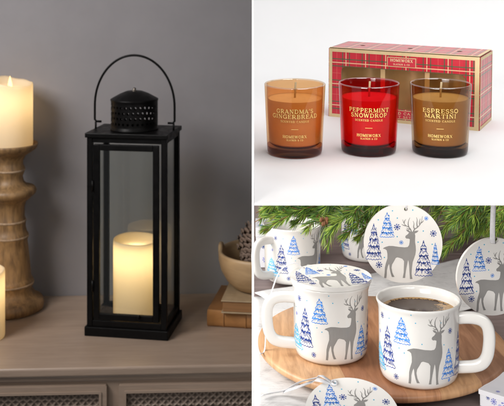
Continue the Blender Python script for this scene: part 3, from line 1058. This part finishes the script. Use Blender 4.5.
label_plate(GW * .5 - .034, .0052, GW * .5 + .034, .0165, [("SCENTED CANDLE", .0110, .0031, .058), ("GIFT SET", .0070, .0024, .026)])
b.build('front_panel', [M['tart_front'], M['goldpale'], M['redplate'], plain('pale_gold_print', (.85, .66, .40), .5)], gb, recalc=False)
b = MB()
b.box((GW + .0002, .0004, 0), (GW + .0008, GD, GH))
sx = GW + .0011
for (y0, z0, y1, z1) in ((.0006, .0004, ed, GH - .0004), (GD - .003, .0004, GD - .0004, GH - .0004), (ed, GH - ed, GD - .003, GH - .0004), (ed, .0004, GD - .003, ed)):
    b.add([(sx, y0, z0), (sx, y1, z0), (sx, y1, z1), (sx, y0, z1)], [(0, 1, 2, 3)], 1)
b.build('side_panel', [M['tart_side'], M['goldpale']], gb)
b = MB(); b.box((-.0008, .0004, 0), (-.0002, GD, GH))
b.build('side_panel', M['tart_side'], gb)
b = MB()
holes = [circle(.0035, 20, GW * f, GD * .52) for f in (.17, .5, .83)]
b.plate([[(0, .0002), (GW, .0002), (GW, GD), (0, GD)]] + holes, .0002, 0, 1, Matrix.Translation((0, 0, GH + .0006)))
zt = GH + .0011
for (x0, y0, x1, y1) in ((0, .0004, GW, .0052), (GW - .004, .0052, GW, GD - .0004)):
    b.add([(x0, y0, zt), (x1, y0, zt), (x1, y1, zt), (x0, y1, zt)], [(0, 1, 2, 3)], 1)
b.box((.004, .004, GH - .0010), (GW - .004, GD - .004, GH - .0006), 2)  # added dark sheet: shade of the holes put into its colour
b.build('top_panel', [M['tart_top'], M['goldpale'], M['hole']], gb)
b = MB(); b.box((.0005, GD - .0008, .0002), (GW - .0005, GD - .0002, GH - .0002)); b.box((.0005, .001, .0002), (GW - .0005, GD - .001, .0008))
b.build('back_panel', M['goldcard'], gb)
# inner tray: gold card with three niches
b = MB()
for k in range(3):
    x0 = .010 + (GW - .020) * k / 3; x1 = .010 + (GW - .020) * (k + 1) / 3
    cx, rr = (x0 + x1) / 2, (x1 - x0) / 2 - .003
    vs, fs = [], []
    n = 20
    for i in range(n + 1):
        a = PI * i / n
        for z in (.002, GH - .004):
            vs.append((cx - rr * math.cos(a), .018 + .040 * math.sin(a), z))
    for i in range(n):
        fs.append((2 * i, 2 * i + 2, 2 * i + 3, 2 * i + 1))
    b.add(vs, fs, 0, True)
    for xx in (x0, x1 - .003):
        b.box((xx, .014, .002), (xx + .003, .018, GH - .004), 0)
b.build('tray', M['goldcard'], gb, recalc=False)

# ================================================================== BOTTOM RIGHT: mugs on a board
TZ = -.020                                     # table top below the board's top
MB_ = MATS['B']
tb = empty('table', 'B', (0, 0, TZ), 0, 'dark brown plank table under the cloth and the round board', 'table')
b = MB()
for k in range(9):
    y0 = -.30 + k * .105
    b.box((.0012, y0, -.022), (.95, y0 + .1035, 0))
b.build('plank_top', M['table'], tb, bevel=.0012)
b = MB(); b.box((.004, -.298, -.030), (.949, .64, -.0225)); b.build('under_frame', M['tablejoint'], tb)

# white runner lying diagonally
def gl(u, v): 
    p = ground('B', u, v, TZ + .002)
    return p
b = MB()
edge_back = [gl(254.5, 294), gl(300, 283), gl(370, 272), gl(420, 265), gl(470, 259)]
d_r = (edge_back[-1] - edge_back[0]); d_r.normalize()
nrm = Vector((d_r.y, -d_r.x, 0))
NX, NY = 90, 40
vs, fs = [], []
org = edge_back[0]
rr_ = random.Random(3)
Lr, Wr = 1.15, .19
for i in range(NX + 1):
    for j in range(NY + 1):
        s, w = i / NX * Lr, j / NY * Wr
        # the near left edge follows the case wall
        p = org + d_r * s + nrm * w
        x = max(p.x, .0013)
        if p.x < .0035:
            y = p.y
        else:
            y = p.y
        h = .0018 * math.sin(s * 37 + 2 * math.sin(w * 23)) * math.sin(w * 30 + 1.1) + .0009 * math.sin(s * 91 + w * 60)
        vs.append((x, y, TZ + .0035 + h * .6))
for i in range(NX):
    for j in range(NY):
        a = i * (NY + 1) + j
        fs.append((a, a + NY + 1, a + NY + 2, a + 1))
# corner of the cloth that fills the near left
b.add(vs, fs, 0, True)
p_a = ground('B', 254.2, 470, TZ); 
vs, fs = [], []
NX2, NY2 = 16, 30
for i in range(NX2 + 1):
    for j in range(NY2 + 1):
        y = org.y - .02 + (p_a.y - org.y) * j / NY2
        x = .0013 + .117 * i / NX2
        h = .0016 * math.sin(x * 60 + y * 30) * math.sin(y * 45 + 1) 
        vs.append((x, y, TZ + .0042 + h * .6))
for i in range(NX2):
    for j in range(NY2):
        a = i * (NY2 + 1) + j
        fs.append((a, a + 1, a + NY2 + 2, a + NY2 + 1))
b.add(vs, fs, 0, True)
runner = b.build('table_runner', M['cloth'], None, MB_, solid=.0012)
tag(runner, 'crumpled white cloth runner laid across the dark table under the round board', 'table runner')

# round board
bcx, bcy, ba, bb = .149, .108, .143, .156
br = empty('serving_board', 'B', (bcx, bcy, 0), 0, 'round serving board of glued light and reddish wood strips under the two front mugs', 'serving board')
b = MB()
prof = [(.0005, 0), (.5, 0), (.975, 0), (.992, -.0012), (1.0, -.0035), (1.0, -.0065), (.985, -.0085), (.95, -.009), (.0005, -.009)]
b.lathe(prof, 120, M=Matrix.Diagonal((ba, bb, 1, 1)))
b.build('board_top', M['board'], br)
b = MB(); b.lathe([(.35, -.0092), (.86, -.0092), (.86, TZ + .0062), (.35, TZ + .0062)], 64, closed=True, smooth=False, M=Matrix.Diagonal((ba, bb, 1, 1))); b.build('foot_ring', M['board'], br)

# ---- mugs
MUGP = [(.0005, .0015), (.028, .0015), (.0315, 0), (.036, .0008), (.0388, .0035), (.0402, .008), (.0408, .016), (.0412, .03), (.0413, .05), (.0414, .064), (.0418, .072), (.0430, .0765), (.0440, .0788), (.0440, .0800), (.0432, .0808), (.0420, .0805), (.0410, .0790), (.0393, .073), (.0388, .06), (.0385, .03), (.0378, .012), (.033, .0055), (.0005, .0045)]
def mug_r(z):
    o = MUGP[3:14]
    for (r0, z0), (r1, z1) in zip(o[:-1], o[1:]):
        if z0 <= z <= z1:
            return r0 + (r1 - r0) * (z - z0) / (z1 - z0)
    return o[-1][0] if z > .07 else o[0][0]

def from_px(x, y):
    """position on the mug's print, read off the right-hand mug"""
    s = max(-.985, min(.985, (x - 418.75) / 40.0))
    th = math.asin(s)
    return th * .0412, (376 + 14.4 * math.cos(th) - y) * 1.03e-3

def mug_art(seed=1):
    rnd = random.Random(seed)
    art = Art()
    k = .000222
    u0, v0 = from_px(424.5, 383.5)
    art_deer(art, lambda x, y: (u0 + (x - 195) * k * 1.0, v0 + (366 - y) * k), GREY)
    def tree(ax, ay, by, w, mat):
        ua, va = from_px(ax, ay); ub, vb = from_px(ax, by)
        art_tree(art, ua, va, vb, w * .00106, mat, rnd)
    tree(402.5, 319.5, 344, 17.5, BLUE)
    tree(388.5, 329, 366.5, 20, NAVY)
    tree(380.5, 344, 367, 26, CYAN)
    tree(447.5, 347, 374, 17, BLUE)
    ua, va = from_px(455, 330)
    art_tree(art, ua + .006, .052, .012, .022, NAVY, rnd)
    for (x, y, r, mt) in ((383.5, 317.5, .0034, NAVY), (449, 329, .0030, NAVY), (396.5, 377, .0030, NAVY), (448.5, 377, .0020, BLUE), (381, 333, .002, LILAC)):
        u, v = from_px(x, y); art_flake(art, u, v, r, mt)
    for (x, y) in ((390.5, 320.5), (416, 324), (422, 344), (405, 353.5), (443, 343), (451, 345.5), (400, 349), (385, 372), (380.5, 326), (412, 316), (440, 322)):
        u, v = from_px(x, y); art_dot(art, u, v, .00062, TEAL)
    return art

HANDLE = [(.0385, .0625), (.046, .0638), (.056, .0642), (.0645, .0622), (.0697, .0565), (.0715, .047), (.0710, .036), (.0690, .026), (.0640, .0185), (.0560, .0150), (.046, .0135), (.0385, .0125)]
def make_mug(name, loc, handle, rot, label, seed, body_rot=0.0):
    """handle: direction of the handle (0 = +x, counter clockwise); rot: turn of the print, 0 faces the camera"""
    e = empty(name, 'B', loc, 0, label, 'mug', 'white reindeer mugs')
    b = MB()
    b.lathe(MUGP, 96, 0)
    art = mug_art(seed)
    fac = -PI / 2 + math.atan2(loc[0], loc[1] + .94) * -1.0 + rot
    def onto(x, y):
        rr = mug_r(y) + .00018
        a = fac + x / .0412
        return (rr * math.cos(a), rr * math.sin(a), y)
    art.onto(b, onto, 1)
    b.build('mug_body', [M['ceramic']] + [M[k] for k in ART_MATS], e, recalc=False)
    # lathe faces must look outwards
    b = MB()
    pts = bez([(r, 0, z) for r, z in HANDLE], 5)
    b.tube(pts, 1, 14, flat=(.0062, .0044), up=(0, 1, 0), M=Matrix.Rotation(handle, 4, 'Z'))
    b.build('handle', M['ceramic'], e)
    return e

mr = ground('B', 418.8, 376.3)
make_mug('mug', (mr.x, mr.y, 0.0004), R(-13), 0.0, 'white reindeer mug filled with black coffee, its handle to the right', 1)
ml = ground('B', 330.8, 353.5)
make_mug('mug', (ml.x, ml.y, 0.0004), R(180 + 6), R(7), 'white reindeer mug on the board, covered by a round ceramic disc', 2)
mb_ = ground('B', 294.5, 280, TZ + .002)
make_mug('mug', (.0585, mb_.y, TZ + .0045), R(180 + 40), R(26), 'blurred empty white mug behind the covered mug, below the fir branch', 3)
mc = ground('B', 367, 257, TZ)
make_mug('mug', (mc.x, mc.y, TZ + .0004), R(20), R(-8), 'white mug farthest back, half hidden behind the hanging disc', 4)

cf = MB()
cf.lathe([(.0003, 0), (.012, 0), (.024, 0), (.034, 0), (.0380, .0002), (.0392, .0009)], 64)
co = cf.build('coffee', M['coffee'], None, MB_ @ Matrix.Translation((mr.x, mr.y, .0685)))
tag(co, 'black coffee with tan froth bubbles filling the right-hand mug', 'coffee')

# ---- round printed discs
def disc_art(seed):
    rnd = random.Random(seed)
    art = Art()
    k = .0445 / 196
    f = lambda x, y: ((x - 216) * k, (191 - y) * k)
    art_deer(art, f, GREY)
    def tree(ax, ay, by, w, m):
        u, v = f(ax, ay); art_tree(art, u, v, f(ax, by)[1], w * k, m, rnd)
    tree(70, 97, 268, 80, NAVY); tree(137, 38, 156, 72, BLUE); tree(318, 178, 346, 88, NAVY); tree(376, 187, 288, 40, BLUE)
    for x, y, r, m in ((187, 108, 17, NAVY), (367, 138, 17, NAVY), (96, 298, 17, NAVY), (332, 63, 11, BLUE), (207, 185, 11, BLUE)):
        art_flake(art, *f(x, y), r * k, m)
    for x, y in ((93, 73), (164, 27), (265, 22), (188, 63), (187, 156), (112, 185), (291, 182), (317, 126), (361, 192), (123, 261)):
        art_dot(art, *f(x, y), 3.2 * k, TEAL)
    return art

def make_disc(name, M4, label, seed, ribbon_pts=None, rw=.004, rr=.0445, art_rot=0.0, t=.0042, up=(0, 0, 1), hole_at=(.0035, .0403)):
    """M4: set-local matrix; the disc lies in its xy plane, printed side +z, hole towards +y"""
    e = bpy.data.objects.new(name, None); COL.objects.link(e)
    e.empty_display_size = .02
    e.matrix_world = MB_ @ M4
    tag(e, label, 'ornament', 'round reindeer discs')
    b = MB()
    b.plate([circle(rr, 96), circle(.0022, 16, *hole_at)], t, 0)
    art = disc_art(seed)
    ca, sa = math.cos(art_rot), math.sin(art_rot)
    s_ = rr / .0445
    art.onto(b, lambda x, y: ((x * ca - y * sa) * s_, (x * sa + y * ca) * s_, t + .00018), 1)
    b.build('disc', [M['ceramic']] + [M[k] for k in ART_MATS], e, bevel=.0013, seg=3, recalc=False)
    if ribbon_pts:
        b = MB()
        path = bez(ribbon_pts, 10)
        b.tube(path, 1, 8, flat=(rw / 2, .0004), up=up)
        inv = (M4).inverted()
        b.v = [inv @ v for v in b.v]
        b.build('ribbon', M['ribbon'], e)
    return e

FACE = Matrix.Rotation(PI / 2, 4, 'X')          # xy plane upright, printed side towards the viewer
def hang(u, v, dist, rz=0, tilt=0):
    p = at('B', u, v, dist)
    return Matrix.Translation(p) @ Matrix.Rotation(rz, 4, 'Z') @ Matrix.Rotation(tilt, 4, 'X') @ FACE
def B(u, v, d): return at('B', u, v, d)
dA = 1.06
make_disc('ornament', hang(402.6, 242.7, dA, R(-3), R(1)), 'white reindeer disc hanging whole above the coffee mug, left of the cut-off one', 11,
          [B(406.2, 209.5, dA - .0046), B(406.0, 204, dA - .007), B(405, 185, dA)], .0022, rr=38.9 * dA / F)
dB = 1.00
make_disc('ornament', hang(492.5, 275.5, dB, R(8), R(1)), 'white reindeer disc hanging on a grey ribbon, cut off by the right edge', 12,
          [B(492.8, 243.5, dB - .0050), B(492.5, 236, dB - .008), B(493, 215, dB - .006), B(495, 175, dB)], .0058, rr=38.5 * dB / F)
# lid
make_disc('ornament', Matrix.Translation((ml.x, ml.y, .0816)) @ Matrix.Rotation(R(12), 4, 'Z'), 'white reindeer disc lying flat as a lid on the left mug', 13,
          None, rr=.0452, t=.0046, hole_at=(-.021, .034))
e = bpy.data.objects['ornament.002']
b = MB()
path = bez([(-.021, .034, .0030), (-.024, .034, .0056), (-.034, .033, .011), (-.050, .031, .004), (-.061, .029, -.020), (-.067, .027, -.050), (-.070, .024, -.0808), (-.078, .014, -.0812)], 10)
b.tube(path, 1, 8, flat=(.0014, .0005)); b.build('ribbon', M['ribbon'], e)
# front one leaning on the board
fp = ground('B', 352, 418.5, .004)
lean = R(20)
front_m = Matrix.Translation((fp.x, fp.y, .0065)) @ Matrix.Rotation(R(2), 4, 'Z') @ Matrix.Rotation(lean, 4, 'X')
rfr = .0435
hole = front_m @ Vector((-.0125, rfr * .80, .005))
gnd = lambda u, v, h: ground('B', u, v, h)
make_disc('ornament', front_m, 'white reindeer disc leaning on the board at the bottom front, with a long ribbon', 14,
          [hole, hole + Vector((-.012, .004, .006)), gnd(318, 377.5, .012), gnd(300, 382, .003), gnd(286, 390, TZ + .012), gnd(272, 393, TZ + .0085), gnd(262, 395.5, TZ + .0095)], .0052, rr=rfr, hole_at=(-.0125, rfr * .80))
e = bpy.data.objects['ornament.003']
b = MB()
inv = front_m.inverted()
path = bez([hole, hole + Vector((-.016, .002, .003)), gnd(314, 381, .006), gnd(298, 387, .002), gnd(284, 391.5, TZ + .010)], 10)
b.tube([inv @ p for p in path], 1, 8, flat=(.0024, .0004)); b.build('ribbon', M['ribbon'], e)
b = MB(); b.lathe([(.0022, .0), (.0034, .0006), (.0034, .0018), (.0022, .0022)], 20, M=Matrix.Translation(inv @ hole)); b.build('knot', M['ribbon'], e)

# ---- printed gift boxes
def print_box(name, loc, rz, size, label, seed):
    e = empty(name, 'B', loc, rz, label, 'gift box', 'white snowflake boxes')
    w, d, h = size
    b = MB(); b.box((0, 0, 0), (w, d, h * .78)); body = b
    b = MB(); b.box((-.0008, -.0008, h * .782), (w + .0008, d + .0008, h))
    rnd = random.Random(seed)
    art = Art()
    n = 0
    while n < 11:
        x, y, r = rnd.uniform(.006, w - .006), rnd.uniform(.006, d - .006), rnd.choice((.0022, .0036, .0055))
        art_flake(art, x, y, r, rnd.choice((LILAC, LILAC, NAVY, BLUE))); n += 1
    art.onto(b, lambda x, y: (x, y, h + .0002), 1)
    b.build('lid', [M['box']] + [M[k] for k in ART_MATS], e)
    b = body
    art = Art()
    for i in range(14):
        art_flake(art, rnd.uniform(.006, w - .006), rnd.uniform(.006, h * .74), rnd.choice((.0022, .0034, .005)), rnd.choice((LILAC, NAVY, LILAC, CYAN)))
    art.onto(b, lambda x, y: (x, -.0002, y), 1)
    art2 = Art()
    for i in range(12):
        art_flake(art2, rnd.uniform(.006, d - .006), rnd.uniform(.006, h * .74), rnd.choice((.0022, .0034, .005)), rnd.choice((LILAC, TEAL, CYAN)))
    art2.onto(b, lambda x, y: (-.0002, d - x, y), 1)
    b.build('box_body', [M['box']] + [M[k] for k in ART_MATS], e, bevel=.0008, recalc=False)
    return e
bp = ground('B', 478.6, 388.5, -.003)
print_box('printed_box', (bp.x + .001, bp.y, -.0255), R(-41), (.10, .10, .022), 'white box with lilac snowflakes beside the board, lower right corner', 5)
bl = ground('B', 256, 268, TZ)
print_box('printed_box', (.005, bl.y, TZ + .0004), 0, (.058, .06, .062), 'pale snowflake box behind the empty mug, cut off by the white partition', 6)

# ---- fir branches
def sprig(mbs, mbn, base, tip, rnd, length=.021, dens=1.0, droop=.0, plane=None, thick=.0013, spread=48, twigs=2):
    base, tip = Vector(base), Vector(tip)
    ax = tip - base
    L = ax.length
    mid = (base + tip) / 2 + Vector((rnd.uniform(-.06, .06), rnd.uniform(-.06, .06), rnd.uniform(.02, .10))) * L
    path = bez([base, mid, tip], 12)
    mbs.tube(path, [thick * (1 - .55 * i / (len(path) - 1)) for i in range(len(path))], 6)
    if L > .035 and twigs:          # short side twigs, alternately left and right
        for q in range(twigs):
            t = .18 + .62 * (q + rnd.random() * .6) / twigs
            pp = path[int(t * (len(path) - 1))]
            sd = ax.cross(Vector((rnd.gauss(0, .35), -.4, 1))).normalized() * (1 if q % 2 else -1)
            tv = (ax.normalized() * .78 + sd * .55 + Vector((0, 0, -.12))).normalized()
            sprig(mbs, mbn, pp, pp + tv * L * rnd.uniform(.28, .42), rnd, length * .9, dens * .75, droop, None, thick * .7, spread, 0)
    n = int(L * 1000 * 5.0 * dens)
    for i in range(n):
        t = rnd.random()
        if i < n * .12:
            t = 1 - .08 * rnd.random()
        k = min(len(path) - 2, int(t * (len(path) - 1)))
        f_ = t * (len(path) - 1) - k
        p = path[k].lerp(path[k + 1], f_)
        d = (path[k + 1] - path[k]).normalized()
        x = d.cross(Vector((0, 0, 1)))
        if x.length < .1: x = d.cross(Vector((0, 1, 0)))
        x.normalize()
        y = x.cross(d)
        a = rnd.choice((0, PI)) + rnd.gauss(0, .75) if rnd.random() < .7 else rnd.uniform(0, 2 * PI)
        side = x * math.cos(a) + y * math.sin(a)
        sp_ = R(spread * (1 - .55 * t ** 3) + rnd.gauss(0, 9))
        nd = (d * math.cos(sp_) + side * math.sin(sp_)).normalized()
        ln = length * rnd.uniform(.7, 1.1) * (1 - .25 * t)
        nd2 = (nd + d * .22 + Vector((0, 0, -droop))).normalized()
        w = nd.cross(Vector((rnd.gauss(0, 1), rnd.gauss(0, 1), rnd.gauss(0, 1)))).normalized() * .00052
        m1 = p + nd * ln * .5
        tipn = m1 + nd2 * ln * .5
        u = rnd.random()
        mat = 0 if u < .5 else (1 if u < .78 else 2)
        if t > .72 and rnd.random() < .45: mat = 1
        if rnd.random() < .035: mat = 3
        if min(p.x, m1.x, tipn.x) < .005: continue
        mbn.add([p + w * .5, p - w * .5, m1 - w, m1 + w, tipn], [(0, 1, 2, 3), (3, 2, 4)], mat, True)

def branch(label, sprigs, seed, buds=()):
    e = empty('fir_branch', 'B', sprigs[0][0], 0, label, 'branch', 'fir branches')
    rnd = random.Random(seed)
    s, n = MB(), MB()
    for sp_ in sprigs:
        sprig(s, n, sp_[0], sp_[1], rnd, *(sp_[2:] if len(sp_) > 2 else ()))
    off = Vector(sprigs[0][0])
    for mb in (s, n):
        mb.v = [v - off for v in mb.v]
    s.build('stem', M['bark'], e)
    n.build('needles', [M['needle'], M['needlelight'], M['needledark'], M['bark']], e, recalc=False)
    if buds:
        b = MB()
        for q in buds:
            q = Vector(q) - off
            for k in range(9):
                a = k * 2.4
                dv = Vector((math.cos(a) * .004, math.sin(a) * .004, rnd.uniform(-.003, .003)))
                b.lathe([(.0002, -.003), (.0018, -.001), (.0016, .0015), (.0002, .0036)], 8, M=Matrix.Translation(q + dv))
        b.build('bud', M['bud'], e)
    return e
d1 = 1.17
branch('fir branch with sprigs drooping over the empty mug, upper left', [
    (B(352, 202, d1), B(265, 229, d1 - .02)), (B(340, 192, d1 + .03), B(256, 213, d1)), (B(310, 196, d1), B(255, 222, d1 + .03)),
    (B(345, 200, d1 + .02), B(296, 222, d1 + .01)), (B(300, 190, d1), B(256, 203, d1 - .01)), (B(325, 196, d1 + .04), B(280, 214, d1 + .05)),
], 21)
d2 = 1.14
branch('fir branch with a brown bud, between the empty mug and the hanging disc', [
    (B(392, 200, d2), B(326, 221, d2)), (B(388, 208, d2 + .01), B(345, 235, d2 - .01)), (B(395, 196, d2 + .03), B(350, 210, d2)),
    (B(385, 215, d2 + .03), B(360, 236, d2 + .02)), (B(345, 196, d2), B(318, 214, d2 + .02)), (B(366, 200, d2 - .02), B(333, 228, d2 - .02)), (B(400, 205, d2 + .03), B(372, 226, d2 + .03)),
    (B(327, 219, d2), B(325, 236, d2 - .005), .024, .55, .2, None, .0008, 24), (B(333, 222, d2), B(329, 243, d2 - .01), .02, .4, .3, None, .0006, 20), (B(326, 221, d2), B(308, 224, d2), .024, .3, .1, None, .0006, 26),
], 22, [B(324, 222, d2 - .012)])
d3 = 1.10
branch('fir branch behind the two hanging discs, upper right', [
    (B(508, 196, d3), B(446, 250, d3 - .01)), (B(480, 190, d3), B(443, 232, d3)), (B(500, 205, d3 + .02), B(462, 240, d3 + .02)), (B(470, 190, d3 + .03), B(436, 215, d3 + .03)),
    (B(515, 205, d3 + .03), B(480, 232, d3 + .03)), (B(530, 205, d3 - .02), B(498, 226, d3 - .03)), (B(450, 196, d3 + .04), B(414, 206, d3 + .05)), (B(525, 195, d3), B(500, 213, d3 - .04)), (B(490, 198, d3 - .01), B(456, 222, d3 - .02)), (B(470, 198, d3 + .05), B(440, 208, d3 + .05)), (B(512, 212, d3 + .05), B(488, 240, d3 + .04)),
], 23)

# dark back of the lower bay
b = MB(); b.box((.003, 1.58, -1.0), (.95, 1.6, -.20))
structure('back_wall', b, plain('dark_back_board', (.26, .21, .19), .7, .2, 8))

# ================================================================== light
w = bpy.data.worlds.new("World"); scene.world = w
w.use_nodes = True
bg = w.node_tree.nodes['Background']
bg.inputs['Color'].default_value = (.96, .98, 1.0, 1)
bg.inputs['Strength'].default_value = 0.10

def area(name, loc, target, sx, sy, watts, col=(1, 1, 1), spread=180):
    d = bpy.data.lights.new(name, 'AREA')
    d.shape = 'RECTANGLE'; d.size = sx; d.size_y = sy
    d.energy = watts; d.color = col; d.spread = R(spread)
    o = bpy.data.objects.new(name, d); COL.objects.link(o)
    v = Vector(target) - Vector(loc)
    o.matrix_world = Matrix.Translation(loc) @ v.to_track_quat('-Z', 'Y').to_matrix().to_4x4()
    return o
# left set: one soft, dim lamp from the upper left
area('softbox_room', (-1.15, .9, .55), (-.25, 1.95, -.55), .7, .7, 13.5, (1.0, .965, .945), 130)
# upper right: overhead soft box over the white sweep, and one from the front
area('softbox_top', (.45, 1.05, .62), (.30, 1.16, -.18), .9, .6, 4.0, (1, 1, 1), 170)
area('softbox_front', (.62, .0, .45), (.28, 1.1, -.15), .9, .45, 1.75, (1, 1, 1), 90)
# lower right: a soft box at the open left side, a fill added in front, and an unseen fill added under the shelf
area('softbox_side', (-.46, 1.10, -.17), (.3, 1.10, -.36), .34, .30, 1.1, (1, .97, .93), 100)
area('fill_mugs', (-.44, .02, -.02), (.17, 1.08, -.36), .70, .5, 1.5, (1, .98, .95), 50)
area('fill_under_shelf', (.28, 1.10, -.236), (.26, 1.20, -.45), 0.50, .20, .5, (1, .97, .94), 170)

# ================================================================== render
scene.render.engine = 'CYCLES'
scene.cycles.use_denoising = True
scene.cycles.max_bounces = 10
scene.cycles.transparent_max_bounces = 24
scene.cycles.caustics_reflective = False
scene.cycles.caustics_refractive = False
scene.cycles.sample_clamp_indirect = 6
scene.view_settings.view_transform = 'Standard'
scene.view_settings.look = 'None'
scene.view_settings.exposure = 0
scene.view_settings.gamma = 1
